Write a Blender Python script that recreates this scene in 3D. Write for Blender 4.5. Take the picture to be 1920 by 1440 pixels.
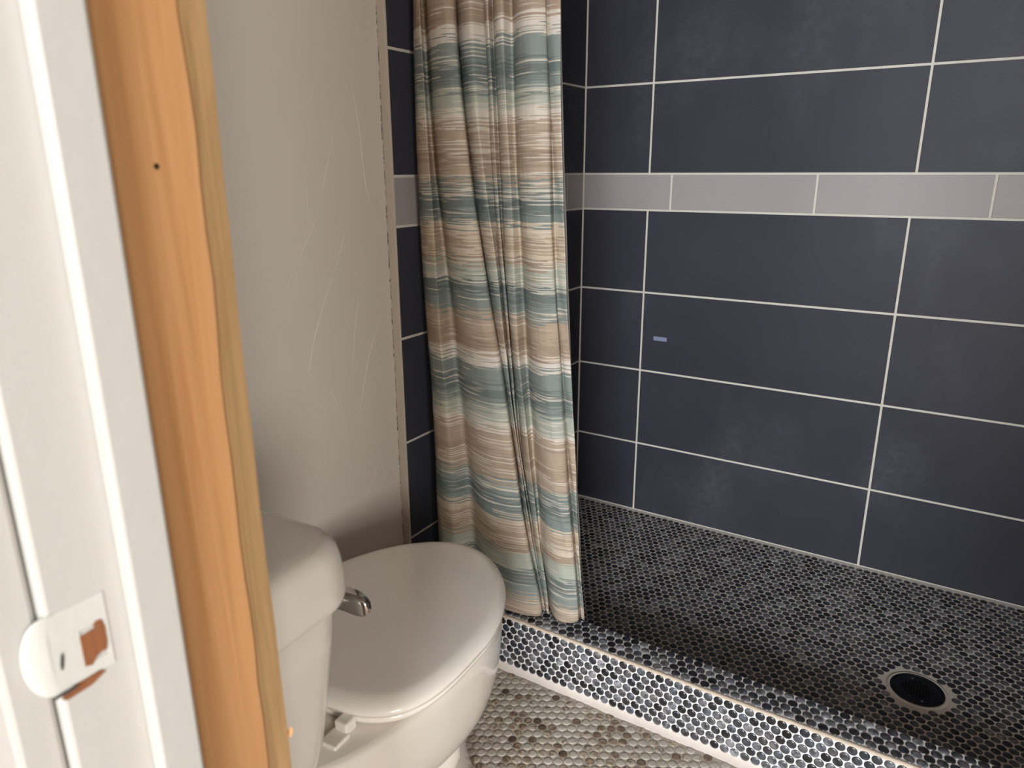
import bpy, bmesh, math, random
from mathutils import Vector, Matrix
import numpy as np
random.seed(7)
R = math.radians
scene = bpy.context.scene
C = scene.collection
for o in list(bpy.data.objects):
    bpy.data.objects.remove(o)

# ---------------------------------------------------------------- camera
CAM_LOC = Vector((1.0575, -2.1088, 1.1049))
cam = bpy.data.cameras.new('camera')
cam.sensor_width = 36.0
cam.lens = 36.0 * 1353.29 / 1920.0
cam.clip_start = 0.02
cam.dof.use_dof = True
cam.dof.focus_distance = 1.85
cam.dof.aperture_fstop = 9.0
camo = bpy.data.objects.new('camera', cam)
C.objects.link(camo)
camo.location = CAM_LOC
camo.rotation_euler = (R(73.5244), R(0.2098), R(32.0796))
scene.camera = camo
CAM_R = np.array(camo.rotation_euler.to_matrix())

# ---------------------------------------------------------------- light
world = bpy.data.worlds.new('world')
scene.world = world
world.use_nodes = True
world.node_tree.nodes['Background'].inputs[0].default_value = (0.75, 0.85, 1.0, 1)
world.node_tree.nodes['Background'].inputs[1].default_value = 0.6


def area(name, loc, rot, sx, sy, power, col):
    l = bpy.data.lights.new(name, 'AREA')
    l.shape = 'RECTANGLE'
    l.size, l.size_y, l.energy, l.color = sx, sy, power, col
    o = bpy.data.objects.new(name, l)
    C.objects.link(o)
    o.location, o.rotation_euler = loc, rot
    return o


# daylight coming in at the two windows of the hall behind the camera
area('window_daylight', (2.25, -5.42, 1.50), (R(90), 0, 0), 1.5, 1.6, 300, (0.90, 0.95, 1.0))
area('side_window_daylight', (4.42, -4.2, 1.45), (R(90), 0, R(90)), 1.7, 1.6, 165, (1.0, 0.98, 0.95))

scene.view_settings.view_transform = 'Standard'
scene.view_settings.look = 'None'
scene.view_settings.exposure = 0.30
scene.view_settings.gamma = 1.0
scene.view_settings.use_curve_mapping = False


# ---------------------------------------------------------------- materials
def lin(c):
    c = c / 255.0
    return c / 12.92 if c <= 0.04045 else ((c + 0.055) / 1.055) ** 2.4


def srgb(r, g, b):
    return (lin(r), lin(g), lin(b), 1)


class NT:
    def __init__(self, name):
        self.m = bpy.data.materials.new(name)
        self.m.use_nodes = True
        self.t = self.m.node_tree
        self.b = self.t.nodes['Principled BSDF']

    def n(self, typ, **kw):
        x = self.t.nodes.new(typ)
        for k, v in kw.items():
            setattr(x, k, v)
        return x

    def l(self, a, b):
        self.t.links.new(a, b)

    def val(self, sock, v):
        if hasattr(v, 'is_linked') or isinstance(v, bpy.types.NodeSocket):
            self.l(v, sock)
        else:
            sock.default_value = v

    def math(self, op, a, b=0.0, c=None, clamp=False):
        x = self.n('ShaderNodeMath', operation=op, use_clamp=clamp)
        self.val(x.inputs[0], a)
        self.val(x.inputs[1], b)
        if c is not None:
            self.val(x.inputs[2], c)
        return x.outputs[0]

    def mix(self, f, a, b):
        x = self.n('ShaderNodeMix', data_type='RGBA')
        self.val(x.inputs[0], f)
        self.val(x.inputs[6], a)
        self.val(x.inputs[7], b)
        return x.outputs[2]

    def pos(self, scale=(1, 1, 1)):
        g = self.n('ShaderNodeNewGeometry')
        mp = self.n('ShaderNodeMapping')
        mp.inputs['Scale'].default_value = scale
        self.l(g.outputs['Position'], mp.inputs[0])
        return mp.outputs[0]

    def noise(self, vec, scale, detail=3, rough=0.5, dist=0.0):
        x = self.n('ShaderNodeTexNoise')
        self.l(vec, x.inputs['Vector'])
        x.inputs['Scale'].default_value = scale
        x.inputs['Detail'].default_value = detail
        x.inputs['Roughness'].default_value = rough
        x.inputs['Distortion'].default_value = dist
        return x.outputs['Fac']

    def ramp(self, fac, stops, interp='LINEAR'):
        x = self.n('ShaderNodeValToRGB')
        cr = x.color_ramp
        cr.interpolation = interp
        while len(cr.elements) < len(stops):
            cr.elements.new(0.5)
        for e, (p, c) in zip(cr.elements, stops):
            e.position = p
            e.color = c if len(c) == 4 else (*c, 1)
        self.l(fac, x.inputs[0])
        return x.outputs[0]

    def bump(self, h, strength=0.3, dist=0.002):
        x = self.n('ShaderNodeBump')
        x.inputs['Strength'].default_value = strength
        x.inputs['Distance'].default_value = dist
        self.l(h, x.inputs['Height'])
        self.l(x.outputs[0], self.b.inputs['Normal'])

    def out(self, col, rough=0.5, spec=0.5, metal=0.0, coat=0.0, coat_r=0.05):
        self.val(self.b.inputs['Base Color'], col)
        self.val(self.b.inputs['Roughness'], rough)
        self.b.inputs['Specular IOR Level'].default_value = spec
        self.b.inputs['Metallic'].default_value = metal
        self.b.inputs['Coat Weight'].default_value = coat
        self.b.inputs['Coat Roughness'].default_value = coat_r
        return self.m


def BW(v):
    return (v, v, v, 1)


def mat_tile(name, c0, c1, rough, haze=0.0):
    t = NT(name)
    p = t.pos()
    f = t.noise(p, 3.0, 5, 0.55)
    col = t.mix(t.ramp(f, [(0.3, BW(0)), (0.7, BW(1))]), c0, c1)
    if haze:
        # patchy pale haze painted into the colour for the blurred doorway reflection
        h = t.ramp(t.noise(t.pos((2.6, 2.6, 1.4)), 1.3, 5, 0.55), [(0.54, BW(0)), (0.78, BW(1))])
        h2 = t.ramp(t.noise(p, 45, 3, 0.6), [(0.35, BW(0.25)), (0.7, BW(1))])
        hz = t.math('MULTIPLY', t.math('MULTIPLY', h, h2), haze)
        col = t.mix(hz, col, srgb(150, 152, 156))
    r = t.math('ADD', t.math('MULTIPLY', t.noise(p, 9, 4), 0.12), rough)
    t.bump(t.noise(p, 160, 3, 0.6), 0.05, 0.001)
    return t.out(col, r, 0.22)


M = {}
M['tile_dark'] = mat_tile('charcoal_tile', srgb(51, 51, 58), srgb(58, 58, 66), 0.42, 0.16)
M['tile_grey'] = mat_tile('grey_accent_tile', srgb(152, 145, 143), srgb(160, 153, 150), 0.44)


def mat_grout(name, c, c2):
    t = NT(name)
    p = t.pos()
    col = t.mix(t.noise(p, 30, 4, 0.6), c, c2)
    t.bump(t.noise(p, 400, 3, 0.7), 0.35, 0.001)
    return t.out(col, 0.85, 0.3)


M['grout_wall'] = mat_grout('wall_grout', srgb(196, 190, 178), srgb(214, 207, 194))
M['grout_shower'] = mat_grout('shower_grout', srgb(216, 209, 199), srgb(230, 223, 213))
M['grout_curb'] = mat_grout('curb_grout', srgb(228, 225, 222), srgb(238, 235, 232))
M['grout_edge'] = mat_grout('curb_edge_grout', srgb(196, 178, 156), srgb(222, 208, 190))
M['grout_floor'] = mat_grout('floor_grout', srgb(176, 166, 152), srgb(190, 180, 166))
M['caulk'] = mat_grout('caulk', srgb(214, 200, 188), srgb(232, 222, 212))


def mat_penny_dark(i, g, warm):
    t = NT('dark_penny_glaze_%d' % i)
    c0 = srgb(g * 0.62, g * 0.62, g * 0.62 + 1)
    c1 = srgb(g + 7 + warm, g + 8, g + 14 - warm)
    f = t.ramp(t.noise(t.pos(), 75, 2, 0.5, 0.6), [(0.38, BW(0)), (0.62, BW(1))])
    col = t.mix(f, c0, c1)
    return t.out(col, 0.30, 0.7, coat=0.35, coat_r=0.22)


PD = [mat_penny_dark(i, g, w) for i, (g, w) in enumerate(
    [(26, 0), (38, 2), (50, -2), (62, 2), (74, 0), (86, 4), (97, -3), (108, 2), (120, 0), (134, 4), (150, 2), (112, 6)])]
PD_W = [5, 6, 6, 7, 6, 6, 5, 5, 4, 3, 2, 2]


def mat_penny_light(i, base, dark, lo):
    t = NT('marble_penny_glaze_%d' % i)
    p = t.pos()
    v = t.noise(p, 46, 4, 0.55, 1.6)
    f = t.ramp(v, [(lo, BW(0)), (lo + 0.05, BW(0.85)), (lo + 0.22, BW(1))])
    col = t.mix(f, base, dark)
    col = t.mix(t.math('MULTIPLY', t.noise(p, 18, 3), 0.25), col, srgb(170, 158, 140))
    return t.out(col, 0.48, 0.4)


PL = [mat_penny_light(0, srgb(196, 187, 175), srgb(142, 124, 104), 0.62),
      mat_penny_light(1, srgb(201, 192, 180), srgb(166, 152, 135), 0.56),
      mat_penny_light(2, srgb(192, 182, 168), srgb(110, 92, 74), 0.54),
      mat_penny_light(3, srgb(196, 185, 168), srgb(140, 120, 98), 0.50),
      mat_penny_light(4, srgb(168, 150, 130), srgb(104, 84, 66), 0.48),
      mat_penny_light(5, srgb(128, 108, 90), srgb(92, 72, 56), 0.46),
      mat_penny_light(6, srgb(92, 72, 56), srgb(60, 46, 36), 0.5)]
PL_W = [22, 22, 12, 10, 5, 4, 2]


def mat_paint(name, c0, c1, rough=0.6, bscale=90, bs=0.12, dirt=0.0):
    t = NT(name)
    p = t.pos()
    col = t.mix(t.noise(p, 2.5, 4), c0, c1)
    if dirt:
        d = t.ramp(t.noise(t.pos((60, 60, 22)), 1.6, 5, 0.6), [(0.66, BW(0)), (0.74, BW(1))])
        col = t.mix(t.math('MULTIPLY', d, dirt), col, srgb(150, 128, 108))
    t.bump(t.noise(p, bscale, 4, 0.6), bs, 0.002)
    return t.out(col, rough, 0.4)


M['wall_paint'] = mat_paint('taupe_wall_paint', srgb(198, 189, 177), srgb(205, 196, 184), 0.62, 26, 0.15)
M['edge_paint'] = mat_paint('edge_paint', srgb(186, 174, 160), srgb(196, 184, 168), 0.6, 120, 0.4)
M['jamb_paint'] = mat_paint('cream_gloss_jamb_paint', srgb(168, 165, 158), srgb(175, 172, 165), 0.35, 45, 0.2, 0.18)
M['ceiling_paint'] = mat_paint('ceiling_paint', srgb(238, 235, 229), srgb(243, 240, 234), 0.8)
M['hall_paint'] = mat_paint('hall_paint', srgb(130, 122, 110), srgb(136, 128, 116), 0.8)
M['white_paint'] = mat_paint('white_wall_paint', srgb(238, 235, 229), srgb(243, 240, 234), 0.7)


def mat_crack():
    t = NT('cracked_paint_line')
    f = t.ramp(t.noise(t.pos((1, 1, 0.6)), 260, 3, 0.6), [(0.47, srgb(70, 58, 48)), (0.53, srgb(178, 166, 152))])
    return t.out(f, 0.8, 0.2)


M['crack'] = mat_crack()


def mat_wood(name, cols, rough=0.5, scale=1.0):
    t = NT(name)
    g = t.pos((46 * scale, 46 * scale, 1.5 * scale))
    w = t.noise(g, 1.3, 4, 0.55, 0.9)
    col = t.ramp(w, [(0.25, cols[0]), (0.45, cols[1]), (0.6, cols[2]), (0.78, cols[3])])
    fine = t.noise(t.pos((300, 300, 6)), 1.0, 3, 0.6)
    col = t.mix(t.math('MULTIPLY', t.ramp(fine, [(0.45, BW(0)), (0.7, BW(1))]), 0.18), col, cols[0])
    t.bump(fine, 0.12, 0.0015)
    return t.out(col, rough, 0.35)


M['pine'] = mat_wood('honey_pine', [srgb(141, 100, 59), srgb(160, 117, 75), srgb(167, 124, 82), srgb(156, 109, 66)], 0.45)
M['pine_edge'] = mat_wood('weathered_pine_edge', [srgb(143, 111, 75), srgb(176, 141, 98), srgb(189, 153, 108), srgb(164, 127, 84)], 0.6, 1.6)
M['hall_wood'] = mat_wood('hall_floor_wood', [srgb(120, 82, 50), srgb(150, 106, 68), srgb(160, 116, 76), srgb(130, 90, 56)], 0.5)
M['raw_brown'] = mat_wood('dark_raw_wood', [srgb(84, 48, 28), srgb(118, 72, 42), srgb(128, 80, 48), srgb(96, 56, 32)], 0.8)


def plain(name, c, rough, spec=0.5, metal=0.0, coat=0.0, bump=0.0):
    t = NT(name)
    p = t.pos()
    k = 0.92
    c2 = (c[0] * k, c[1] * k, c[2] * k, 1)
    col = t.mix(t.noise(p, 14, 3), c, c2)
    if bump:
        t.bump(t.noise(p, 150, 3), bump, 0.001)
    return t.out(col, rough, spec, metal, coat)


M['porcelain'] = plain('white_porcelain', srgb(228, 220, 208), 0.18, 0.5, coat=0.4)
M['seat_plastic'] = plain('white_seat_plastic', srgb(238, 231, 221), 0.13, 0.5)
M['chrome'] = plain('chrome', srgb(200, 198, 196), 0.08, 0.5, 1.0)
M['drain_metal'] = plain('dark_drain_metal', srgb(38, 40, 46), 0.42, 0.5, 0.6)
M['drain_hole'] = plain('drain_hole_black', srgb(8, 8, 8), 0.9, 0.1)
M['screw'] = plain('drain_screw_steel', srgb(120, 120, 122), 0.35, 0.5, 0.9)
M['dark_dot'] = plain('dark_dot', srgb(30, 24, 18), 0.9, 0.1)
M['plate_paint'] = plain('thick_plate_paint', srgb(188, 186, 178), 0.35, 0.5, bump=0.3)
M['bare_steel'] = plain('bare_plate_steel', srgb(110, 108, 104), 0.4, 0.5, 0.8)
M['sticker'] = plain('pale_sticker_paper', srgb(128, 136, 160), 0.5)
M['rod_metal'] = plain('brushed_rod_metal', srgb(170, 168, 165), 0.25, 0.5, 1.0)
M['liner'] = plain('pale_liner_vinyl', srgb(186, 180, 172), 0.45)
M['sash'] = plain('window_sash_paint', srgb(232, 230, 226), 0.5)


def mat_curtain():
    t = NT('striped_curtain_cloth')
    uv = t.n('ShaderNodeUVMap')
    uv.uv_map = 'UVMap'
    sep = t.n('ShaderNodeSeparateXYZ')
    t.l(uv.outputs[0], sep.inputs[0])
    U, V = sep.outputs[0], sep.outputs[1]

    def comb(su, sv, off=0.0):
        c = t.n('ShaderNodeCombineXYZ')
        t.l(t.math('MULTIPLY', U, su), c.inputs[0])
        t.l(t.math('MULTIPLY', V, sv), c.inputs[1])
        c.inputs[2].default_value = off
        return c.outputs[0]

    tan, tan2 = srgb(188, 168, 147), srgb(176, 155, 135)
    white, cream = srgb(222, 213, 201), srgb(214, 198, 176)
    teal, teal2, sage = srgb(143, 151, 145), srgb(122, 131, 127), srgb(184, 187, 173)
    P = 0.641
    def rows(su, sv, off, k=3.7, detail=1):
        c = t.n('ShaderNodeCombineXYZ')
        t.l(t.math('MULTIPLY', U, su), c.inputs[0])
        t.l(t.math('MULTIPLY', t.math('FLOOR', t.math('MULTIPLY', V, sv)), k), c.inputs[1])
        c.inputs[2].default_value = off
        return t.noise(c.outputs[0], 1.0, detail, 0.5)

    jit = t.math('SUBTRACT', rows(7, 480, 1.3), 0.5)
    jit2 = t.math('SUBTRACT', t.noise(comb(3, 60, 3.3), 1.0, 2, 0.5), 0.5)
    d = t.math('SUBTRACT', 1.375 + 2 * P, V)
    d = t.math('ADD', d, t.math('ADD', t.math('MULTIPLY', jit, 0.085), t.math('MULTIPLY', jit2, 0.018)))
    fr = t.math('FRACT', t.math('DIVIDE', d, P))
    base = t.ramp(fr, [(0.0, white), (0.042, teal), (0.11, teal2), (0.16, teal), (0.185, sage), (0.245, white), (0.272, tan),
                       (0.36, tan2), (0.40, tan), (0.452, teal), (0.50, teal2), (0.55, teal), (0.585, cream), (0.62, tan), (0.66, cream), (0.685, tan2),
                       (0.708, sage), (0.775, teal2), (0.82, teal), (0.877, tan), (0.93, tan2), (0.985, tan)], 'CONSTANT')
    # torn white pick lines
    ln = rows(4, 400, 9.1, 3.7, 2)
    ln2 = rows(7, 640, 2.4, 3.7, 2)
    dens = t.noise(comb(0.6, 22, 5.0), 1.0, 2, 0.5)
    th = t.math("SUBTRACT", 0.78, t.math("MULTIPLY", dens, 0.37))
    m1 = t.math('MULTIPLY', t.math('SUBTRACT', ln, th), 26, clamp=True)
    m2 = t.math('MULTIPLY', t.math('SUBTRACT', ln2, t.math('ADD', th, 0.05)), 22, clamp=True)
    lines = t.math('MAXIMUM', m1, m2)
    col = t.mix(t.math('MULTIPLY', lines, 0.85), base, srgb(224, 214, 198))
    # tan / teal threads over the pale bands
    dk = t.math('MULTIPLY', t.math('SUBTRACT', rows(9, 360, 21.0), 0.64), 20, clamp=True)
    col = t.mix(t.math('MULTIPLY', dk, 0.45), col, srgb(132, 118, 104))
    cr = t.noise(comb(140, 9, 1.0), 1.0, 3, 0.6)
    cr2 = t.noise(comb(60, 30, 7.0), 1.0, 3, 0.55)
    t.bump(t.math('ADD', t.math('MULTIPLY', cr, 0.6), cr2), 0.5, 0.003)
    m = t.out(col, 0.8, 0.12)
    # thin cloth lets a little light through
    tr = t.n('ShaderNodeBsdfTranslucent')
    t.l(col, tr.inputs[0])
    mx = t.n('ShaderNodeMixShader')
    mx.inputs[0].default_value = 0.18
    t.l(t.b.outputs[0], mx.inputs[1])
    t.l(tr.outputs[0], mx.inputs[2])
    t.l(mx.outputs[0], t.t.nodes['Material Output'].inputs[0])
    return m


M['curtain'] = mat_curtain()


# ---------------------------------------------------------------- mesh helpers
def link(name, me, parent=None, loc=None):
    o = bpy.data.objects.new(name, me)
    C.objects.link(o)
    if parent is not None:
        o.parent = parent
    if loc is not None:
        o.location = loc
    return o


def mesh(name, verts, faces, mat, smooth=False):
    me = bpy.data.meshes.new(name)
    me.from_pydata([tuple(v) for v in verts], [], faces)
    for m in (mat if isinstance(mat, (list, tuple)) else [mat]):
        me.materials.append(m)
    if smooth:
        me.shade_smooth()
    me.update()
    return me


def bm_mesh(name, bm, mat, smooth=False):
    bmesh.ops.recalc_face_normals(bm, faces=bm.faces)
    me = bpy.data.meshes.new(name)
    bm.to_mesh(me)
    bm.free()
    for m in (mat if isinstance(mat, (list, tuple)) else [mat]):
        me.materials.append(m)
    if smooth:
        me.shade_smooth()
    return me


def box_bm(bm, a, b, bev=0.0, seg=1):
    r = bmesh.ops.create_cube(bm, size=1.0)
    vs = r['verts']
    for v in vs:
        v.co = Vector([(a[i] + b[i]) / 2 + v.co[i] * (b[i] - a[i]) for i in range(3)])
    if bev:
        es = list({e for v in vs for e in v.link_edges})
        bmesh.ops.bevel(bm, geom=es, offset=bev, segments=seg, profile=0.5, affect='EDGES')


def box(name, a, b, mat, parent=None, bev=0.0, seg=1, kind=None, smooth=False):
    bm = bmesh.new()
    box_bm(bm, a, b, bev, seg)
    o = link(name, bm_mesh(name, bm, mat, smooth), parent)
    if kind:
        o['kind'] = kind
    return o


def boxes(name, lst, mat, parent=None, bev=0.0, kind=None):
    bm = bmesh.new()
    for a, b in lst:
        box_bm(bm, a, b, bev)
    o = link(name, bm_mesh(name, bm, mat), parent)
    if kind:
        o['kind'] = kind
    return o


def tag(o, label, cat, group=None):
    o['label'] = label
    o['category'] = cat
    if group:
        o['group'] = group
    return o


def empty(name, loc, rz=0.0):
    o = bpy.data.objects.new(name, None)
    C.objects.link(o)
    o.location = loc
    o.rotation_euler = (0, 0, rz)
    return o


def loft(name, rings, mat, cap=True, smooth=True):
    """rings: list of equal-length closed rings, bottom to top"""
    n = len(rings[0])
    verts = [p for r in rings for p in r]
    faces = []
    for i in range(len(rings) - 1):
        for j in range(n):
            k = (j + 1) % n
            faces.append((i * n + j, i * n + k, (i + 1) * n + k, (i + 1) * n + j))
    if cap:
        faces.append(tuple(range(n - 1, -1, -1)))
        faces.append(tuple(range((len(rings) - 1) * n, len(rings) * n)))
    return mesh(name, verts, faces, mat, smooth)


def crom(a, b, c, d, t):
    return 0.5 * (2 * b + (c - a) * t + (2 * a - 5 * b + 4 * c - d) * t * t + (3 * b - a - 3 * c + d) * t ** 3)


def spl(vals, k):
    """Catmull-Rom resample of rows of an array, k steps for each interval"""
    vals = np.array(vals, float)
    out = []
    n = len(vals)
    for i in range(n - 1):
        a, b, c, d = vals[max(i - 1, 0)], vals[i], vals[i + 1], vals[min(i + 2, n - 1)]
        for s in range(k):
            out.append(crom(a, b, c, d, s / k))
    out.append(vals[-1])
    return np.array(out)


def project(p):
    q = CAM_R.T @ (np.array(p) - np.array(CAM_LOC))
    return 960 + 1353.29 * q[0] / -q[2], 720 - 1353.29 * q[1] / -q[2], -q[2]


# ================================================================ SETTING
ZF = -0.022          # bathroom floor
ZC = 2.38            # ceiling
XR = 1.90            # right wall
YD0, YD1 = -1.972, -1.84   # door wall, hall side and bath side
XD = -0.02           # painted plane of the left wall
GJ = 0.0030          # half joint
ROWS = [0.0, 0.2407, 0.4898, 0.7401, 0.9890, 1.0940, 1.3447, 1.5950, 1.8452, 2.0955, 2.3458]
TS = 0.002           # tile stands this proud of the grout

# structure slabs
wall_back = box('wall_back', (-0.12, TS, -0.1), (XR + 0.1, 0.12, ZC), M['grout_wall'], kind='structure')
wall_left = box('wall_left', (-0.14, YD1, -0.1), (XD, TS, ZC), M['wall_paint'], kind='structure')
wall_right = box('wall_right', (XR, YD1, -0.1), (XR + 0.1, TS, ZC), M['white_paint'], kind='structure')
ceiling = box('ceiling', (-0.14, YD0, ZC), (XR + 0.1, 0.12, ZC + 0.1), M['ceiling_paint'], kind='structure')
# tile backer on the left wall stands proud of the painted part
box('tile_backer', (XD, -0.8935, ZF), (-TS, TS, ZC), M['grout_wall'], wall_left)
# painted return along the edge of the tile, with its cracked paint line
box('trim_edge', (XD, -0.8995, ZF), (0.0008, -0.8935, ZC), M['edge_paint'], wall_left, 0.0008)
vv, ff = [], []
z = ZF
rnd = random.Random(3)
while z < ZC - 0.03:
    h = rnd.uniform(0.006, 0.045)
    w = rnd.uniform(0.0006, 0.0016)
    o = rnd.uniform(-0.001, 0.0008)
    n0 = len(vv)
    yy = -0.9005 + o
    vv += [(XD + 0.0005, yy - w, z), (XD + 0.0014, yy, z + h * 0.1), (XD + 0.0005, yy + w, z), (XD + 0.0005, yy - w * 0.6, z + h),
           (XD + 0.0012, yy + 0.0004, z + h), (XD + 0.0005, yy + w, z + h)]
    ff += [(n0, n0 + 1, n0 + 4, n0 + 3), (n0 + 1, n0 + 2, n0 + 5, n0 + 4)]
    z += h + rnd.uniform(0.002, 0.02)
link('paint_crack', mesh('paint_crack', vv, ff, M['crack']), wall_left)

tile_cache = {}


def wall_tile(parent, plane, a0, a1, z0, z1, mat):
    """a = x for the back wall (plane 'b'), y for the left wall (plane 'l')"""
    w, h = a1 - a0, z1 - z0
    key = (plane, round(w, 4), round(h, 4), mat)
    if key not in tile_cache:
        bm = bmesh.new()
        if plane == 'b':
            box_bm(bm, (-w / 2, -TS / 2, -h / 2), (w / 2, TS / 2, h / 2), 0.0008)
        else:
            box_bm(bm, (-TS / 2, -w / 2, -h / 2), (TS / 2, w / 2, h / 2), 0.0008)
        tile_cache[key] = bm_mesh('wall_tile', bm, M[mat])
    loc = ((a0 + a1) / 2, TS / 2, (z0 + z1) / 2) if plane == 'b' else (-TS / 2, (a0 + a1) / 2, (z0 + z1) / 2)
    return link('wall_tile' if mat == 'tile_dark' else 'accent_tile', tile_cache[key], parent, loc)


xb = [0.0, 0.2171, 0.9171, 1.6171, XR]
xa = [0.0, 0.2871, 0.6886, 1.0863, 1.487, XR]
yl = [-0.8935, -0.195, 0.0]
yla = [-0.8935, -0.506, -0.106, 0.0]
for i in range(len(ROWS) - 1):
    z0, z1 = ROWS[i] + GJ, ROWS[i + 1] - GJ
    acc = (i == 4)
    xs, ys = (xa, yla) if acc else (xb, yl)
    mt = 'tile_grey' if acc else 'tile_dark'
    for k in range(len(xs) - 1):
        wall_tile(wall_back, 'b', xs[k] + (GJ if k else 0.0035), xs[k + 1] - GJ, z0, z1, mt)
    for k in range(len(ys) - 1):
        wall_tile(wall_left, 'l', ys[k] + (GJ if k else 0.0002), ys[k + 1] - (GJ if k < len(ys) - 2 else 0.003), z0, z1, mt)

# trowel ridges in the skim coat of the painted wall
STROKES = [[(-0.984, 1.284), (-0.967, 1.185), (-0.956, 1.066), (-0.917, 0.988)], [(-1.033, 1.219), (-0.983, 1.131)],
           [(-1.04, 1.175), (-1.089, 1.045)], [(-1.083, 1.039), (-1.162, 0.932)], [(-1.027, 0.988), (-1.058, 0.92)],
           [(-0.982, 1.415), (-0.942, 1.347)], [(-1.115, 1.127), (-1.124, 0.984)], [(-1.151, 1.146), (-1.158, 1.107)],
           [(-1.044, 1.27), (-0.984, 1.285)], [(-1.079, 1.255), (-1.098, 1.222)],
           [(-1.061, 0.917), (-1.121, 0.805), (-1.155, 0.715)], [(-1.161, 0.93), (-1.209, 0.87)],
           [(-0.996, 0.859), (-1.014, 0.793), (-1.035, 0.684)], [(-0.986, 0.858), (-0.943, 0.849), (-0.905, 0.831)],
           [(-0.92, 0.817), (-0.979, 0.716), (-1.029, 0.564)], [(-1.097, 0.673), (-1.075, 0.603)],
           [(-1.098, 0.665), (-1.157, 0.621)], [(-1.061, 0.593), (-1.063, 0.566)], [(-1.029, 0.564), (-0.949, 0.532)],
           [(-0.954, 0.482), (-1.024, 0.39)], [(-0.924, 0.457), (-0.919, 0.357)], [(-1.036, 0.796), (-1.015, 0.795)],
           [(-0.919, 0.868), (-0.917, 0.839)], [(-1.253, 0.814), (-1.256, 0.799)], [(-1.263, 1.02), (-1.194, 1.055)],
           [(-1.083, 1.041), (-1.021, 1.006)]]
HS = [9, 5, 6, 8, 8, 5, 4, 4, 4, 4, 9, 5, 7, 8, 9, 9, 4, 7, 4, 6, 5, 5, 6, 7, 3, 3]
for s, hh in zip(STROKES, HS):
    pts = spl(s, 5) if len(s) > 2 else spl([s[0], ((s[0][0] * .5 + s[1][0] * .5) + 0.0015, (s[0][1] + s[1][1]) / 2), s[1]], 5)
    vv, ff = [], []
    n = len(pts)
    for i, (y, z) in enumerate(pts):
        t = i / (n - 1)
        env = max(0.15, math.sin(math.pi * min(max(t, 0.03), 0.97)) ** 0.6)
        dv = pts[min(i + 1, n - 1)] - pts[max(i - 1, 0)]
        dv = dv / (np.linalg.norm(dv) + 1e-9)
        nx = np.array([dv[1], -dv[0]])
        w, h = 0.0024 * env, hh * 0.00017 * env
        vv += [(XD - 0.0002, y + nx[0] * w, z + nx[1] * w), (XD + h, y + nx[0] * w * 0.25, z + nx[1] * w * 0.25),
               (XD - 0.0002, y - nx[0] * w, z - nx[1] * w)]
        if i:
            k = i * 3
            ff += [(k - 3, k, k + 1, k - 2), (k - 2, k + 1, k + 2, k - 1)]
    link('trowel_ridge', mesh('trowel_ridge', vv, ff, M['wall_paint'], True), wall_left)

# floors
floor = box('floor', (XD - 0.05, YD0, -0.12), (XR + 0.05, -0.889, ZF), M['grout_floor'], kind='structure')
shower_floor = box('floor_shower', (-0.05, -0.811, -0.1), (XR + 0.05, 0.05, 0.0), M['grout_shower'], kind='structure')

# door wall: drywall on both sides of the opening
boxes('wall_door', [((-0.14, YD0, -0.1), (0.655, YD1, ZC)), ((1.66, YD0, -0.1), (XR + 0.1, YD1, ZC)), ((0.655, YD0, 2.06), (1.66, YD1, ZC))],
      M['wall_paint'], kind='structure')

# hall behind the camera
HX0, HX1, HY = -1.1, 4.4, -5.4
box('floor_hall', (HX0, HY - 0.1, -0.12), (HX1, YD0, ZF), M['hall_wood'], kind='structure')
box('ceiling_hall', (HX0, HY - 0.1, ZC), (HX1, YD0, ZC + 0.1), M['hall_paint'], kind='structure')
box('wall_hall_left', (HX0 - 0.1, HY, ZF), (HX0, YD0, ZC), M['hall_paint'], kind='structure')
WZ0, WZ1 = 0.66, 2.30


def window_wall(name, ax, lo, hi, w0, w1, pa, pb, inner):
    """wall along one axis with a window opening; pa..pb its thickness"""
    def B(a0, a1, z0, z1, q0, q1):
        return ((a0, q0, z0), (a1, q1, z1)) if ax == 'x' else ((q0, a0, z0), (q1, a1, z1))
    boxes('wall_' + name, [B(lo, w0, ZF, ZC, pa, pb), B(w1, hi, ZF, ZC, pa, pb), B(w0, w1, ZF, WZ0, pa, pb), B(w0, w1, WZ1, ZC, pa, pb)], M['hall_paint'], kind='structure')
    q0, q1 = inner
    m = (w0 + w1) / 2
    return [B(w0, w0 + .05, WZ0, WZ1, q0, q1), B(w1 - .05, w1, WZ0, WZ1, q0, q1), B(w0 + .05, w1 - .05, WZ0, WZ0 + .05, q0, q1),
            B(w0 + .05, w1 - .05, WZ1 - .05, WZ1, q0, q1), B(m - .02, m + .02, WZ0 + .05, WZ1 - .05, q0, q1)]


boxes('window_1', window_wall('hall_far', 'x', HX0, HX1, 1.5, 3.0, HY - 0.1, HY, (HY - 0.015, HY + 0.02)), M['sash'], kind='structure')
boxes('window_2', window_wall('hall_right', 'y', HY, YD0, -5.05, -3.35, HX1, HX1 + 0.1, (HX1 - 0.02, HX1 + 0.015)), M['sash'], kind='structure')
boxes('wall_hall_near', [((HX0, YD0 - 0.001, ZF), (-0.14, YD0 + 0.1, ZC)), ((XR + 0.1, YD0 - 0.001, ZF), (HX1, YD0 + 0.1, ZC))], M['hall_paint'], kind='structure')

# ================================================================ DOOR FRAME
jamb = empty('door_1', (0.69, -1.94, ZF))
jamb['kind'] = 'structure'


def jpart(name, a, b, mat, bev=0.0015, seg=2, parent=None):
    off = Vector((0.69, -1.94, ZF))
    return box(name, Vector(a) - off, Vector(b) - off, M[mat], parent or jamb, bev, seg)


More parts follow.
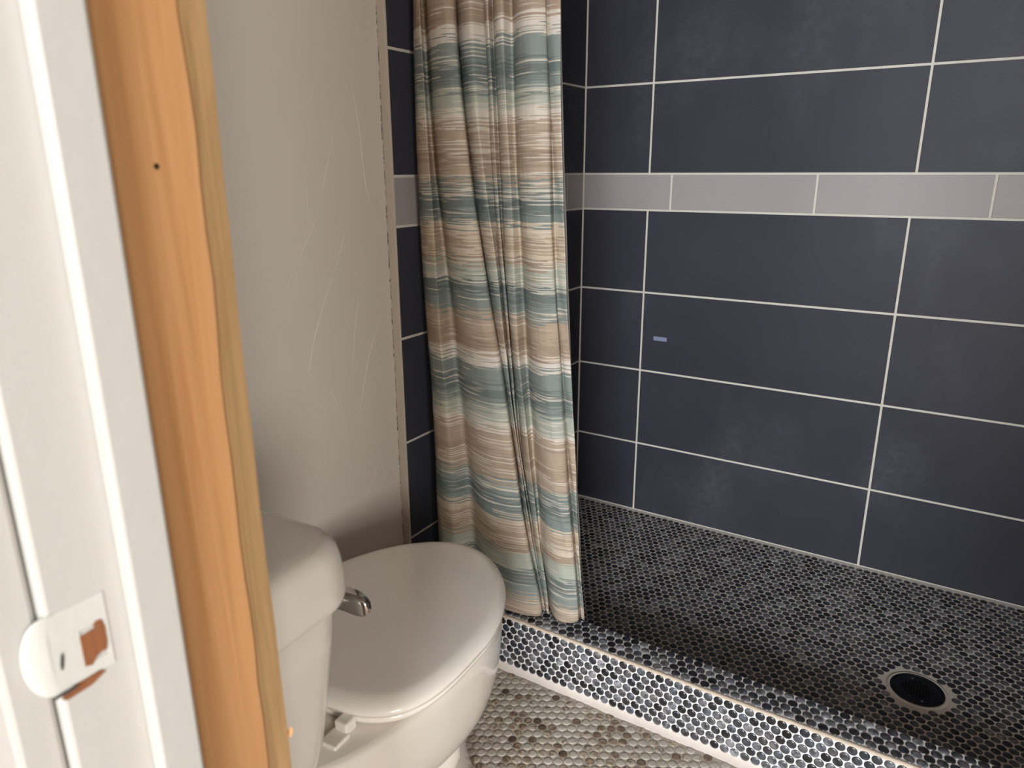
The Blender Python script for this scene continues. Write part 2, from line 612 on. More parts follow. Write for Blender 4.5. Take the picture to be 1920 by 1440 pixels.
ZH = 2.03
jpart('jamb_board', (0.679, -1.9715, ZF), (0.700, -1.908, ZH), 'jamb_paint', 0.0025)
jpart('door_stop', (0.7002, -1.9330, ZF), (0.7110, -1.9085, ZH), 'jamb_paint', 0.002)
jpart('casing', (0.620, -1.9935, ZF), (0.6945, -1.9722, ZH + 0.06), 'jamb_paint', 0.003)
jpart('jamb_board', (1.620, -1.9715, ZF), (1.641, YD1, ZH), 'jamb_paint', 0.0025)
jpart('door_stop', (1.609, -1.9330, ZF), (1.6198, -1.9085, ZH), 'jamb_paint', 0.002)
jpart('casing', (1.6255, -1.9935, ZF), (1.700, -1.9722, ZH + 0.06), 'jamb_paint', 0.003)
jpart('head_jamb', (0.679, -1.9715, ZH), (1.641, YD1, ZH + 0.021), 'jamb_paint', 0.0025)
jpart('head_casing', (0.620, -1.9935, ZH + 0.06), (1.700, -1.9722, ZH + 0.13), 'jamb_paint', 0.003)

# painted-over strike plate let into the left jamb
zs = 0.8695
strike = empty('strike_plate', (0.700, -1.958, zs))
tag(strike, 'paint-covered strike plate with rounded lip and brown latch hole on the white door jamb', 'strike plate')
bm = bmesh.new()
X0, X1 = -0.0006, 0.0005
y0, y1, zb, zt = -0.0135, 0.0150, -0.0175, 0.026
hy0, hy1, hz0, hz1 = 0.0005, 0.0130, -0.010, 0.0105
for a, b in [((X0, y0, zb), (X1, hy0, zt)), ((X0, hy1, zb), (X1, y1, zt)), ((X0, hy0, zb), (X1, hy1, hz0)), ((X0, hy0, hz1), (X1, hy1, zt))]:
    box_bm(bm, a, b)
link('plate', bm_mesh('plate', bm, M['plate_paint']), strike)
# curved lip reaching past the edge of the jamb
rings = []
N = 24
top, bot = [], []
vv, ff = [], []
for i in range(N + 1):
    a = math.pi * i / N
    zz = 0.004 + 0.0225 * math.cos(a)
    reach = 0.0150 * math.sin(a) ** 0.75
    for k in range(5):
        t = k / 4
        yy = y0 + 0.002 - reach * t
        xx = X1 - 0.0030 * (t * reach / 0.0150) ** 2
        vv.append((xx, yy, zz))
for i in range(N):
    for k in range(4):
        ff.append((i * 5 + k, i * 5 + k + 1, (i + 1) * 5 + k + 1, (i + 1) * 5 + k))
o = link('lip', mesh('lip', vv, ff, M['plate_paint'], True), strike)
md = o.modifiers.new('solid', 'SOLIDIFY')
md.thickness = 0.0016
bm = bmesh.new()
bm.free()
pl = [(0.0002, -0.0105), (0.0040, -0.0118), (0.0062, -0.0085), (0.0092, -0.0070), (0.0118, -0.0074), (0.0131, -0.0030), (0.0132, 0.0062), (0.0118, 0.0112), (0.0090, 0.0118), (0.0074, 0.0098), (0.0082, 0.0080), (0.0002, 0.0070)]
vt = [(0.0008, y, z) for y, z in pl]
vb = [(0.0002, y, z) for y, z in pl]
n = len(pl)
link('latch_hole', mesh('latch_hole', vt + vb, [tuple(range(n))] + [(i, n + i, n + (i + 1) % n, (i + 1) % n) for i in range(n)], M['raw_brown']), strike)
# chipped paint under the plate
vv = [(0.0005, -0.0135, -0.0215), (0.0005, -0.0065, -0.0170), (0.0005, -0.002, -0.0172), (0.0005, 0.0075, -0.0168), (0.0005, 0.0095, -0.0195), (0.0005, 0.002, -0.0228), (0.0005, -0.004, -0.0232), (0.0005, -0.0110, -0.0236)]
vb = [(x - 0.0006, y, z) for x, y, z in vv]
n = len(vv)
link('chipped_paint', mesh('chipped_paint', vv + vb, [tuple(range(n)), tuple(range(2 * n - 1, n - 1, -1))] + [(i, n + i, n + (i + 1) % n, (i + 1) % n) for i in range(n)], M['raw_brown']), strike)
bm = bmesh.new()
box_bm(bm, (0.0016, -0.0170, -0.0188), (0.0022, -0.0060, -0.0172))
link('bare_edge', bm_mesh('bare_edge', bm, M['bare_steel']), strike)
vv, ff = [], []
for k in range(8):
    a = 2 * math.pi * k / 8
    vv.append((0.0008, -0.0098 + 0.0010 * math.cos(a) + 0.0008 * math.sin(a), -0.001 + 0.0050 * math.sin(a)))
link('screw_slot', mesh('screw_slot', vv, [tuple(range(8))], M['bare_steel']), strike)

# pine stud beside the jamb, with a waney weathered edge
rnd = random.Random(11)
NZ = 90
prof = []
vv, ff, mi = [], [], []
for i in range(NZ + 1):
    z = (ZC - ZF) * i / NZ
    wv = 0.0016 * math.sin(z * 7.3) + 0.0012 * math.sin(z * 17 + 1) + 0.0006 * math.sin(z * 61) + rnd.uniform(-0.0003, 0.0003)
    w2 = 0.0006 * math.sin(z * 9 + 2) + rnd.uniform(-0.0002, 0.0002)
    ring = [(0.657, -1.9070), (0.6980, -1.9070), (0.6982, -1.8565 + wv), (0.6972, -1.8545 + wv), (0.6912 + w2, -1.8330 + w2), (0.6885 + w2, -1.8315 + w2), (0.657, -1.8315)]
    vv += [(x - 0.678, y + 1.869, z) for x, y in ring]
    if i:
        for k in range(7):
            a, b = (i - 1) * 7 + k, (i - 1) * 7 + (k + 1) % 7
            ff.append((a, b, b + 7, a + 7))
            mi.append(1 if k in (3, 4) else 0)
ff += [tuple(range(6, -1, -1)), tuple(range(NZ * 7, NZ * 7 + 7))]
mi += [0, 0]
stud = empty('wooden_stud', (0.678, -1.869, ZF))
tag(stud, 'bare honey coloured pine stud with weathered edge beside white door jamb', 'wood post')
me = mesh('timber', vv, ff, [M['pine'], M['pine_edge']])
for p_, m_ in zip(me.polygons, mi):
    p_.material_index = m_
link('timber', me, stud)


def disc(name, loc, axis, r, mat, parent, n=12, sx=1.0):
    vv = []
    for k in range(n):
        a = 2 * math.pi * k / n
        c, s = r * sx * math.cos(a), r * math.sin(a)
        vv.append((0, c, s) if axis == 'x' else (c, 0, s) if axis == 'y' else (c, s, 0))
    return link(name, mesh(name, vv, [tuple(range(n))], mat), parent, loc)


disc('nail_hole', (0.698 - 0.678 + 0.0003, -1.8784 + 1.869, 1.1076 - ZF), 'x', 0.0016, M['dark_dot'], stud)
vv = [(0, 0, 0), (0.003, 0.002, 0.006), (0.0045, 0.0028, 0.003), (0.0035, 0.001, -0.003), (0.001, 0.003, -0.001), (0.002, -0.001, 0.002)]
link('splinter', mesh('splinter', vv, [(0, 1, 2), (0, 2, 3), (0, 3, 4), (1, 4, 2), (2, 4, 3), (0, 5, 1), (0, 4, 1)], M['pine']), stud,
     (0.689 - 0.678, -1.832 + 1.869, 0.714 - ZF))

# ================================================================ PENNY TILES
PN = 12


def penny_geo(dome=1.0, r=0.0093):
    v = []
    for rr, zz in ((r, -0.0012), (r * 0.97, 0.0010 * dome), (r * 0.62, 0.0020 * dome)):
        for k in range(PN):
            a = 2 * math.pi * k / PN
            v.append((rr * math.cos(a), rr * math.sin(a), zz))
    v.append((0, 0, 0.0023 * dome))
    f = []
    for lv in range(2):
        for k in range(PN):
            j = (k + 1) % PN
            f.append((lv * PN + k, lv * PN + j, (lv + 1) * PN + j, (lv + 1) * PN + k))
    for k in range(PN):
        f.append((2 * PN + k, 2 * PN + (k + 1) % PN, 3 * PN))
    return v, f


# lighter geometry: outer wall + dome, 36 + 12 triangles
PV1, PF = penny_geo(0.8)
PV3, _ = penny_geo(0.35)
PV2, _ = penny_geo(0.42)


def penny_field(parent, centres, mats, weights, rot, seed, visible, PV=PV1):
    """rot: 3x3 turning the +z dome to the surface normal. The 300 that show largest become objects of their own."""
    rg = random.Random(seed)
    idx = rg.choices(range(len(mats)), weights, k=len(centres))
    Rm = Matrix(rot)
    pv = [tuple(Rm @ Vector(v)) for v in PV]
    vis = []
    for i, c in enumerate(centres):
        u, v, d = project(c)
        if d > 0 and -5 < u < 1925 and -5 < v < 1445 and visible(u, v, c):
            vis.append((d, i))
    vis.sort()
    single = {i for _, i in vis[:300]}
    shared = [mesh('penny_tile', pv, PF, m, True) for m in mats]
    verts, faces, mi = [], [], []
    for i, c in enumerate(centres):
        if i in single:
            link('penny_tile', shared[idx[i]], parent, c)
        else:
            n0 = len(verts)
            verts += [(v[0] + c[0], v[1] + c[1], v[2] + c[2]) for v in pv]
            faces += [tuple(n0 + q for q in f) for f in PF]
            mi += [idx[i]] * len(PF)
    me = mesh('penny_tile_field', verts, faces, mats, True)
    me.polygons.foreach_set('material_index', mi)
    o = link('penny_tile_field', me, parent)
    o['kind'] = 'stuff'
    return o


I3 = ((1, 0, 0), (0, 1, 0), (0, 0, 1))
FACE = ((1, 0, 0), (0, 0, -1), (0, 1, 0))     # dome +z -> -y
DR = (1.1022, -0.5013)
PT = 0.0202
RW = PT * math.sqrt(3) / 2
rg = random.Random(5)
cs = []
for j in range(-40, 60):
    y = -0.4438 + j * RW
    if not (-0.799 < y < -0.010):
        continue
    for i in range(-80, 80):
        x = 1.0248 + (i + 0.5 * (j % 2)) * PT
        if not (0.012 < x < XR - 0.012):
            continue
        if math.hypot(x - DR[0], y - DR[1]) < 0.0715:
            continue
        cs.append((x + rg.uniform(-.0004, .0004), y + rg.uniform(-.0004, .0004), rg.uniform(-.0003, .0003)))
penny_field(shower_floor, cs, PD, PD_W, I3, 21, lambda u, v, c: c[0] > 0.35, PV3)

# bathroom floor: rows turned a quarter
cs = []
P2 = 0.0206
R2 = P2 * math.sqrt(3) / 2
for i in range(-40, 100):
    x = 0.353 + i * R2
    if not (XD + 0.012 < x < XR - 0.012):
        continue
    for j in range(-60, 30):
        y = -1.107 + (j + 0.5 * (i % 2)) * P2
        if YD1 + 0.012 < y < -0.908:
            cs.append((x + rg.uniform(-.0005, .0005), y + rg.uniform(-.0005, .0005), ZF + rg.uniform(-.0002, 0.0003)))
penny_field(floor, cs, PL, PL_W, I3, 22, lambda u, v, c: u > 865, PV2)

# ================================================================ SHOWER CURB
CY0, CY1, CZ = -0.891, -0.809, 0.115
curb = empty('shower_curb', (0.95, -0.85, ZF))
tag(curb, 'low shower curb covered in grey and black penny tiles in front of the drain', 'shower curb')
OFF = Vector((0.95, -0.85, ZF))


def cbox(name, a, b, mat, bev=0.0, seg=1):
    return box(name, Vector(a) - OFF, Vector(b) - OFF, M[mat], curb, bev, seg)


cbox('curb_body', (-0.0, CY0, ZF), (XR, CY1, CZ), 'grout_curb', 0.003, 2)
# rough grout along the front top edge
vv, ff = [], []
rnd = random.Random(2)
NX = 380
for i in range(NX + 1):
    x = XR * i / NX
    a = rnd.uniform(-0.0006, 0.0009)
    b = rnd.uniform(-0.0006, 0.0009)
    prof = [(CY0 - 0.0006 + a * .4, CZ - 0.0045 + b), (CY0 - 0.0010 + a * .6, CZ - 0.0015), (CY0 + 0.0012, CZ + 0.0009 + b * .5), (CY0 + 0.0060 + a, CZ + 0.0009 + a * .3), (CY0 + 0.0092 + b * 2, CZ - 0.0006)]
    vv += [(x - OFF.x, y - OFF.y, z - OFF.z) for y, z in prof]
    if i:
        for k in range(4):
            q = (i - 1) * 5 + k
            ff.append((q, q + 5, q + 6, q + 1))
link('edge_grout', mesh('edge_grout', vv, ff, M['grout_edge'], True), curb)
# caulk bead where the curb meets the floor
vv, ff = [], []
for i in range(NX + 1):
    x = XR * i / NX
    a = 0.0016 * math.sin(x * 31) * math.sin(x * 13 + 1) + rnd.uniform(-0.0006, 0.0006)
    b = rnd.uniform(-0.0006, 0.0006)
    prof = [(CY0 - 0.0004, ZF + 0.0115 + b), (CY0 - 0.0030, ZF + 0.0060), (CY0 - 0.0095 + a, ZF + 0.0026), (CY0 - 0.0130 + a, ZF - 0.0004)]
    vv += [(x - OFF.x, y - OFF.y, z - OFF.z) for y, z in prof]
    if i:
        for k in range(3):
            q = (i - 1) * 4 + k
            ff.append((q, q + 4, q + 5, q + 1))
link('caulk_bead', mesh('caulk_bead', vv, ff, M['caulk'], True), curb)
cs = []
for r in range(7):
    z = 0.1032 - r * RW
    for i in range(-20, 90):
        x = 0.284 + (i + 0.5 * (r % 2)) * PT
        if 0.010 < x < XR - 0.010:
            cs.append((x - OFF.x, CY0 - 0.0004 - OFF.y, z - OFF.z))
ct = []
for r in range(4):
    y = -0.8735 + r * RW
    for i in range(-20, 90):
        x = 0.291 + (i + 0.5 * (r % 2)) * PT
        if 0.010 < x < XR - 0.010:
            ct.append((x - OFF.x, y - OFF.y, CZ + 0.0003 - OFF.z))


_proj = project


def project(p, _o=None):
    return _proj((p[0] + OFF.x, p[1] + OFF.y, p[2] + OFF.z))


face = empty('front_face', (0, 0, 0))
face.parent = curb
penny_field(curb, cs, PD, PD_W, FACE, 23, lambda u, v, c: u > 950)
topf = empty('top_face', (0, 0, 0))
topf.parent = curb
penny_field(curb, ct, PD, PD_W, I3, 24, lambda u, v, c: False)
for e_ in (face, topf):
    bpy.data.objects.remove(e_)
project = _proj

# ================================================================ DRAIN
drain = empty('shower_drain', (DR[0], DR[1], 0.0))
tag(drain, 'round dark metal shower drain with perforated grate set in penny tile floor', 'drain')


def ring_lathe(name, prof, mat, parent, n=48, loc=(0, 0, 0), cap=False):
    rings = [[(r * math.cos(2 * math.pi * k / n), r * math.sin(2 * math.pi * k / n), z) for k in range(n)] for r, z in prof]
    return link(name, loft(name, rings, mat, cap), parent, loc)


ring_lathe('grout_collar', [(0.0612, 0.0002), (0.0610, 0.0012), (0.0545, 0.0014), (0.0540, 0.0002)], M['grout_shower'], drain)
ring_lathe('rim', [(0.0540, 0.0), (0.0538, 0.0020), (0.0505, 0.0022), (0.0500, 0.0006)], M['drain_metal'], drain)
ring_lathe('grate', [(0.0498, 0.0002), (0.0496, 0.0014), (0.0470, 0.0018), (0.001, 0.0018)], M['drain_metal'], drain)
vv, ff = [], []
for i in range(-5, 6):
    for j in range(-5, 6):
        x, y = i * 0.0056, j * 0.0056
        if math.hypot(x, y) < 0.030:
            n0 = len(vv)
            s = 0.0019
            vv += [(x - s, y - s, 0.0019), (x + s, y - s, 0.0019), (x + s, y + s, 0.0019), (x - s, y + s, 0.0019)]
            ff.append((n0, n0 + 1, n0 + 2, n0 + 3))
o = link('grate_holes', mesh('grate_holes', vv, ff, M['drain_hole']), drain)
o['kind'] = 'stuff'
for sx, sy in ((-0.012, 0.036), (0.012, -0.036)):
    ring_lathe('screw', [(0.0034, 0.0016), (0.0032, 0.0026), (0.0005, 0.0029)], M['screw'], drain, 12, (sx, sy, 0))

# ================================================================ STICKER
st = box('sticker', (0.2575, -0.0004, 0.5925), (0.3005, -0.00005, 0.6055), M['sticker'])
tag(st, 'small pale blue rectangle stuck on the dark tile to the right of the curtain', 'sticker')

# ================================================================ TOILET
toilet = empty('toilet', (0.3262, -1.3358, ZF), R(3.5))
tag(toilet, 'white two-piece toilet with closed lid and chrome flush lever', 'toilet')
NS = 96


def egg(hw, yf, yb, yc, nf, nb, z, cx=0.0, n=NS):
    out = []
    for k in range(n):
        a = 2 * math.pi * k / n
        c, s = math.cos(a), math.sin(a)
        e = nf if s >= 0 else nb
        L = (yf - yc) if s >= 0 else (yc - yb)
        x = hw * math.copysign(abs(c) ** (2 / e), c)
        y = yc + L * math.copysign(abs(s) ** (2 / e), s)
        out.append((cx + x, y, z))
    return out


def egg_loft(name, rows, mat, k=4, cap=True):
    rows = spl(rows, k)
    return loft(name, [egg(*r) for r in rows], mat, cap)


LID = dict(hw=0.1874, yf=0.2485, yb=-0.2140, yc=0.0, nf=1.80, nb=3.7)


def lid_ring(inset, z):
    return egg(LID['hw'] - inset, LID['yf'] - inset, LID['yb'] + inset, 0.0, LID['nf'], LID['nb'], z)


# bowl and pedestal: hw, y front, y back, y widest, exponents, z
bowl_rows = [
    (0.050, 0.110, -0.06, 0.02, 2.0, 2.0, 0.152),
    (0.085, 0.142, -0.10, 0.02, 2.0, 2.0, 0.165),
    (0.112, 0.170, -0.15, 0.01, 2.0, 2.0, 0.188),
    (0.136, 0.194, -0.20, 0.00, 2.0, 2.1, 0.214),
    (0.155, 0.212, -0.26, 0.00, 1.95, 2.2, 0.244),
    (0.167, 0.224, -0.32, 0.00, 1.92, 2.2, 0.280),
    (0.174, 0.233, -0.350, 0.00, 1.9, 2.25, 0.320),
    (0.177, 0.237, -0.360, 0.00, 1.88, 2.25, 0.355),
    (0.178, 0.238, -0.360, 0.00, 1.88, 2.2, 0.380),
    (0.175, 0.235, -0.357, 0.00, 1.88, 2.2, 0.393),
    (0.167, 0.227, -0.350, 0.00, 1.88, 2.2, 0.398)]
link('bowl', egg_loft('bowl', bowl_rows, M['porcelain'], 4), toilet)
ped_rows = [
    (0.118, 0.182, -0.400, -0.08, 2.4, 4.0, 0.000),
    (0.114, 0.176, -0.400, -0.08, 2.4, 4.0, 0.014),
    (0.106, 0.166, -0.390, -0.08, 2.4, 3.6, 0.060),
    (0.102, 0.160, -0.380, -0.08, 2.4, 3.4, 0.120),
    (0.101, 0.158, -0.375, -0.08, 2.4, 3.2, 0.180),
    (0.104, 0.150, -0.370, -0.08, 2.3, 3.0, 0.240),
    (0.110, 0.130, -0.365, -0.08, 2.2, 3.0, 0.330)]
link('pedestal', egg_loft('pedestal', ped_rows, M['porcelain'], 4), toilet)
# deck below the tank
deck = [egg(0.105, 0.0, -0.455, -0.33, 4, 5, 0.30), egg(0.118, 0.0, -0.46, -0.33, 4, 5, 0.34), egg(0.122, 0.0, -0.462, -0.33, 4, 5, 0.385), egg(0.118, -0.006, -0.458, -0.33, 4, 5, 0.3945)]
deck = [[(x, min(y, -0.20), z) for x, y, z in r] for r in deck]
link('tank_deck', loft('tank_deck', deck, M['porcelain']), toilet)
# trapway swelling on the flank of the pedestal
path = spl([(0.0, 0.075, 0.200), (0.0, 0.02, 0.165), (0.0, -0.06, 0.110), (0.0, -0.13, 0.085), (0.0, -0.20, 0.120), (0.0, -0.255, 0.175), (0.0, -0.31, 0.150), (0.0, -0.345, 0.07), (0.0, -0.35, 0.01)], 5)
rings = []
for i, p in enumerate(path):
    d = path[min(i + 1, len(path) - 1)] - path[max(i - 1, 0)]
    d = d / np.linalg.norm(d)
    u = np.array([1, 0, 0])
    w = np.cross(d, u)
    rr = 0.046
    rx = 0.121 if i > 5 else 0.085 + 0.036 * i / 5
    rings.append([tuple(p + u * rx * math.copysign(abs(math.cos(a)) ** 0.7, math.cos(a)) + w * rr * math.sin(a)) for a in [2 * math.pi * k / 40 for k in range(40)]])
link('trapway', loft('trapway', rings, M['porcelain']), toilet)
# seat
seat = [lid_ring(0.010, 0.4020), lid_ring(0.005, 0.4035), lid_ring(0.004, 0.4075), lid_ring(0.005, 0.4125), lid_ring(0.009, 0.4140)]
seat_in = []
outer = seat
inner = [egg(0.118, 0.165, -0.13, 0.0, 2.0, 2.4, z) for z in (0.4140, 0.4125, 0.4035, 0.4020)]
allr = outer + inner
n = NS
vv = [p for r in allr for p in r]
ff = []
for i in range(len(allr)):
    i2 = (i + 1) % len(allr)
    for j in range(n):
        k = (j + 1) % n
        ff.append((i * n + j, i * n + k, i2 * n + k, i2 * n + j))
link('seat', mesh('seat', vv, ff, M['seat_plastic'], True), toilet)
# lid, gently domed with a rounded edge
lid = [lid_ring(0.014, 0.4150), lid_ring(0.004, 0.4152), lid_ring(0.0012, 0.4160), lid_ring(0.0, 0.4223), lid_ring(0.0010, 0.4250), lid_ring(0.0036, 0.4281),
       lid_ring(0.0080, 0.4313), lid_ring(0.0135, 0.4339), lid_ring(0.0185, 0.4353), lid_ring(0.0225, 0.4358), lid_ring(0.028, 0.4360), lid_ring(0.06, 0.4363), lid_ring(0.11, 0.4366), lid_ring(0.16, 0.4367)]
link('lid', loft('lid', lid, M['seat_plastic']), toilet)
# hinges
for sx in (-1, 1):
    bm = bmesh.new()
    box_bm(bm, (sx * 0.095 - 0.011, -0.226, 0.398), (sx * 0.095 + 0.011, -0.205, 0.417), 0.003, 2)
    hg = link('hinge', bm_mesh('hinge', bm, M['seat_plastic']), toilet)
    bm = bmesh.new()
    box_bm(bm, (sx * 0.095 - 0.014, -0.252, 0.3965), (sx * 0.095 + 0.014, -0.222, 0.4035), 0.002, 2)
    link('hinge_cap', bm_mesh('hinge_cap', bm, M['seat_plastic']), hg)

# tank: rounded box, wider at the top
TCX = -0.012


def rrect(hw, y0, y1, rad, z, cx=TCX, n=12, bow=0.0):
    pts = []
    for cxs, cys, a0 in ((1, 1, 0), (-1, 1, 90), (-1, -1, 180), (1, -1, 270)):
        ox = cx + cxs * (hw - rad)
        oy = (y1 - rad) if cys > 0 else (y0 + rad)
        for k in range(n + 1):
            a = R(a0 + 90 * k / n)
            x, y = ox + rad * math.cos(a), oy + rad * math.sin(a)
            if cys > 0:
                y -= bow * ((x - cx) / hw) ** 2
            pts.append((x, y, z))
    return pts


TYB = -0.470
tank = [rrect(0.134, TYB, -0.290, 0.05, 0.395), rrect(0.144, TYB, -0.282, 0.05, 0.405), rrect(0.156, TYB, -0.272, 0.05, 0.46, bow=.004),
        rrect(0.166, TYB, -0.264, 0.05, 0.53, bow=.006), rrect(0.173, TYB, -0.259, 0.048, 0.60, bow=.006), rrect(0.177, TYB, -0.257, 0.046, 0.664, bow=.006)]
link('tank', loft('tank', tank, M['porcelain']), toilet)


def lid_oct(ins, z):
    return rrect(0.194 - ins, TYB - 0.004 + ins, -0.240 - ins, max(0.062 - ins * 0.6, 0.01), z, bow=0.010)


tl = [lid_oct(0.012, 0.6605), lid_oct(0.004, 0.6610), lid_oct(0.001, 0.6635), lid_oct(0.0, 0.670), lid_oct(0.0008, 0.690), lid_oct(0.0025, 0.708),
      lid_oct(0.006, 0.7205), lid_oct(0.012, 0.7285), lid_oct(0.020, 0.7325), lid_oct(0.032, 0.7338), lid_oct(0.05, 0.7342), lid_oct(0.09, 0.7345)]
link('tank_lid', loft('tank_lid', tl, M['porcelain']), toilet)

# chrome lever on the front of the tank
lev = empty('flush_lever', (0.112, -0.260, 0.632))
lev.parent = toilet
prof = [(-0.012, 0.011, 0.009, 0.004), (0.006, 0.0125, 0.010, 0.012), (0.022, 0.0135, 0.010, 0.018), (0.038, 0.0145, 0.0095, 0.020), (0.050, 0.0135, 0.008, 0.020), (0.058, 0.0100, 0.006, 0.020), (0.0615, 0.004, 0.003, 0.020)]
rings = []
for x, hz, hy, yo in spl(prof, 4):
    rings.append([(x, yo + hy * math.copysign(abs(math.cos(a)) ** 0.6, math.cos(a)), hz * math.copysign(abs(math.sin(a)) ** 0.6, math.sin(a)) - x * 0.10) for a in [2 * math.pi * k / 24 for k in range(24)]])
link('lever_handle', loft('lever_handle', rings, M['chrome']), lev)
rings = [[(0.014 * math.cos(a), yy, 0.014 * math.sin(a)) for a in [2 * math.pi * k / 24 for k in range(24)]] for yy in (-0.004, 0.006, 0.010)]
link('lever_boss', loft('lever_boss', rings, M['chrome']), lev)

# ================================================================ SHOWER CURTAIN
ZL = [1.45, 1.3, 1.1, .9, .7, .5, .3, .13]
COLS = [(-0.843, [0.03, 0.0277, 0.0239, 0.0278, 0.0372, 0.0454, 0.0452, 0.0404]), (-0.868, [0.0667, 0.0719, 0.0791, 0.0867, 0.0948, 0.1027, 0.1096, 0.1115]),
        (-0.818, [0.0369, 0.0433, 0.0559, 0.0758, 0.0986, 0.1184, 0.1341, 0.1396]), (-0.876, [0.1238, 0.1344, 0.1581, 0.1842, 0.2103, 0.2364, 0.2613, 0.2732]),
        (-0.863, [0.1469, 0.1549, 0.1766, 0.2104, 0.2474, 0.2815, 0.3149, 0.3513]), (-0.808, [0.1113, 0.1196, 0.1418, 0.1755, 0.2128, 0.2481, 0.2816, 0.3225]),
        (-0.846, [0.1712, 0.1779, 0.1978, 0.228, 0.2565, 0.2833, 0.3181, 0.3529]), (-0.81, [0.1794, 0.1856, 0.1979, 0.2166, 0.2377, 0.2613, 0.2951, 0.3308]),
        (-0.838, [0.2092, 0.2139, 0.2246, 0.241, 0.2598, 0.2835, 0.3178, 0.3498]), (-0.81, [0.2023, 0.2061, 0.216, 0.2299, 0.2464, 0.2686, 0.3026, 0.3329]),
        (-0.858, [0.2541, 0.2585, 0.2665, 0.2769, 0.2931, 0.3161, 0.3453, 0.3693]), (-0.823, [0.2506, 0.2559, 0.2654, 0.277, 0.2901, 0.3058, 0.3272, 0.3496]),
        (-0.868, [0.3149, 0.3192, 0.3276, 0.3449, 0.3621, 0.3781, 0.3989, 0.4151]), (-0.856, [0.3431, 0.3472, 0.3573, 0.3695, 0.3849, 0.4037, 0.4251, 0.4407]),
        (-0.832, [0.3339, 0.3383, 0.3487, 0.3617, 0.3777, 0.3961, 0.4165, 0.4342]), (-0.842, [0.3657, 0.3706, 0.3773, 0.3882, 0.4038, 0.4189, 0.4337, 0.4482])]
ZROD = 1.98


def drape(pts, k):
    """full rounded folds that meet in narrow valleys"""
    out = []
    for i in range(len(pts) - 1):
        (x0, y0), (x1, y1) = pts[i], pts[i + 1]
        e = 1.0 if i in (4, 13) else 2.0
        for q in range(k):
            t = q / k
            y = y0 + (y1 - y0) * t ** e if y0 < y1 else y1 + (y0 - y1) * (1 - t) ** e
            out.append((x0 + (x1 - x0) * t, y))
    out.append(pts[-1])
    a = np.array(out)
    for _ in range(3):
        b = a.copy()
        b[1:-1] = 0.25 * a[:-2] + 0.5 * a[1:-1] + 0.25 * a[2:]
        a = b
    return a


KC = 10
NR = 130
levels = []
rows = []
for r in range(NR + 1):
    t = r / NR
    pts = []
    for y, xs in COLS:
        z = 1.93 + (0.13 - 1.93) * t
        zz = min(z, 1.45)
        # smooth interpolation along the height
        zi = 0
        while zi < len(ZL) - 2 and zz < ZL[zi + 1]:
            zi += 1
        f = (ZL[zi] - zz) / (ZL[zi] - ZL[zi + 1])
        g = lambda q: xs[min(max(q, 0), len(xs) - 1)]
        x = crom(g(zi - 1), g(zi), g(zi + 1), g(zi + 2), f)
        pts.append((x, y))
    rows.append(drape(pts, KC))
rows = np.array(rows)                      # NR+1, NC, 2
NC = rows.shape[1]
mid = rows[NR // 2]
arc = np.concatenate([[0], np.cumsum(np.hypot(*(mid[1:] - mid[:-1]).T))])
vv, ff = [], []
for r in range(NR + 1):
    t = r / NR
    for c in range(NC):
        s = c / (NC - 1)
        zb = 0.122 + 0.020 * s + 0.003 * math.sin(s * 23)
        z = 1.93 + (zb - 1.93) * t
        x, y = rows[r, c]
        y += 0.0015 * math.sin(z * 9 + c * 0.3) + 0.001 * math.sin(z * 31 + c * 0.7) * t
        x += 0.0012 * math.sin(z * 13 + c * 0.13)
        vv.append((x - 0.2, y + 0.84, z - CZ))
for r in range(NR):
    for c in range(NC - 1):
        a = r * NC + c
        ff.append((a, a + NC, a + NC + 1, a + 1))
curtain = empty('shower_curtain', (0.2, -0.84, CZ))
tag(curtain, 'striped teal, tan and cream shower curtain gathered at the left of the shower', 'shower curtain')
me = mesh('cloth', vv, ff, M['curtain'], True)
uvl = me.uv_layers.new(name='UVMap')
for lp in me.loops:
    r, c = divmod(lp.vertex_index, NC)
    uvl.data[lp.index].uv = (arc[c], vv[lp.vertex_index][2] + CZ)
cl = link('cloth', me, curtain)
md = cl.modifiers.new('solid', 'SOLIDIFY')
md.thickness = 0.0012
md.offset = 0
# pale liner hanging just behind the cloth
def liner_x(z):
    zz = min(max(z, ZL[-1]), ZL[0])
    return float(np.interp(-zz, [-q for q in ZL], COLS[-1][1]))


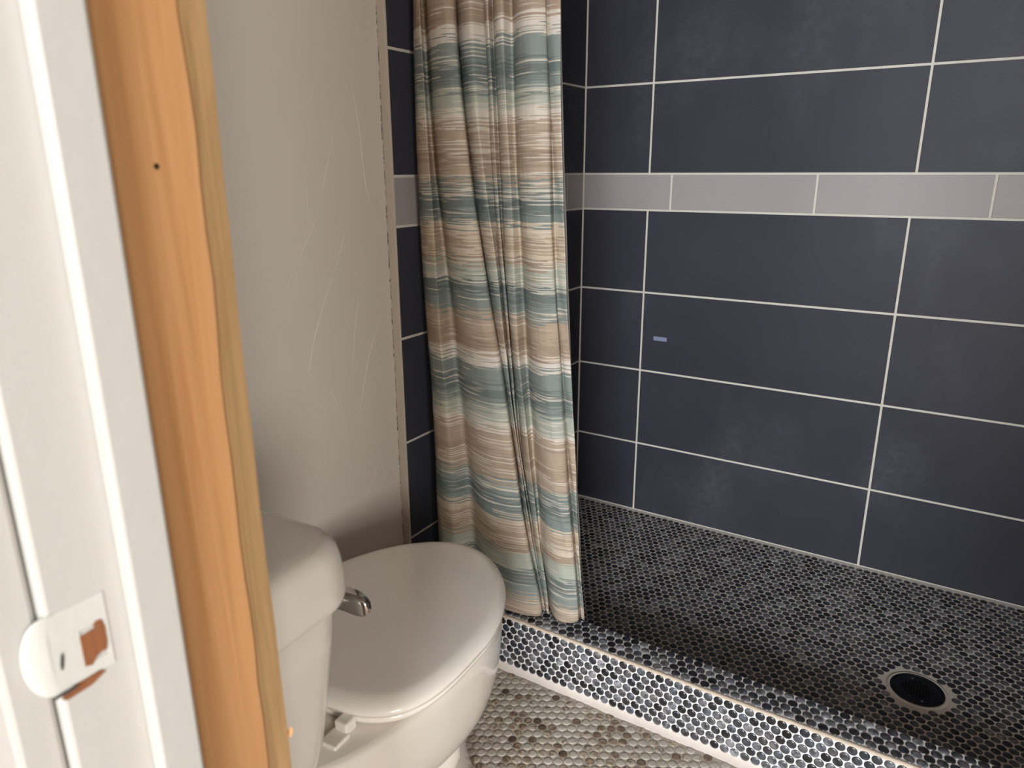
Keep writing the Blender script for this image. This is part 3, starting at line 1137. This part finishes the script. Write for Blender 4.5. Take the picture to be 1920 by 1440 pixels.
vv, ff = [], []
NLR, NLC = 60, 16
for r in range(NLR + 1):
    z = 1.93 + (0.150 - 1.93) * r / NLR
    xr = liner_x(z) - 0.0155 + 0.002 * math.sin(z * 8) - 0.007 * max(0.0, (0.34 - z) / 0.2)
    for c in range(NLC + 1):
        q = c / NLC
        vv.append((xr - 0.22 * (1 - q) - 0.2, -0.795 + 0.006 * math.sin(q * 17) - 0.006 * q + 0.84, z - CZ))
for r in range(NLR):
    for c in range(NLC):
        a = r * (NLC + 1) + c
        ff.append((a, a + NLC + 1, a + NLC + 2, a + 1))
ln = link('liner', mesh('liner', vv, ff, M['liner'], True), curtain)
ln['label'] = 'plain pale grey liner behind the striped cloth'
# rod and rings above the frame
rod = empty('curtain_rod', (0.0, -0.84, ZROD))
tag(rod, 'round metal shower curtain rod above the curtain', 'curtain rod')


def tube_x(name, x0, x1, r, mat, parent, n=20):
    rings = [[(x, r * math.cos(2 * math.pi * k / n), r * math.sin(2 * math.pi * k / n)) for k in range(n)] for x in (x0, x1)]
    return link(name, loft(name, rings, mat), parent)


tube_x('tube', 0.004, XR - 0.001, 0.0125, M['rod_metal'], rod)
tube_x('wall_flange', 0.0003, 0.012, 0.026, M['rod_metal'], rod)
tube_x('wall_flange', XR - 0.012, XR - 0.0003, 0.026, M['rod_metal'], rod)
bm = bmesh.new()
rm = None
for q in (0, 2, 5, 7, 9, 11, 14):
    x = COLS[q][1][0]
    if rm is None:
        N1, N2 = 24, 6
        vv, ff = [], []
        for i in range(N1):
            a = 2 * math.pi * i / N1
            for k in range(N2):
                b = 2 * math.pi * k / N2
                rr = 0.024 + 0.0016 * math.cos(b)
                vv.append((0.0016 * math.sin(b), rr * math.cos(a), rr * 1.25 * math.sin(a)))
        for i in range(N1):
            for k in range(N2):
                ff.append((i * N2 + k, ((i + 1) % N1) * N2 + k, ((i + 1) % N1) * N2 + (k + 1) % N2, i * N2 + (k + 1) % N2))
        rm = mesh('hanging_ring', vv, ff, M['rod_metal'], True)
    link('hanging_ring', rm, rod, (x, 0.0, -0.016))
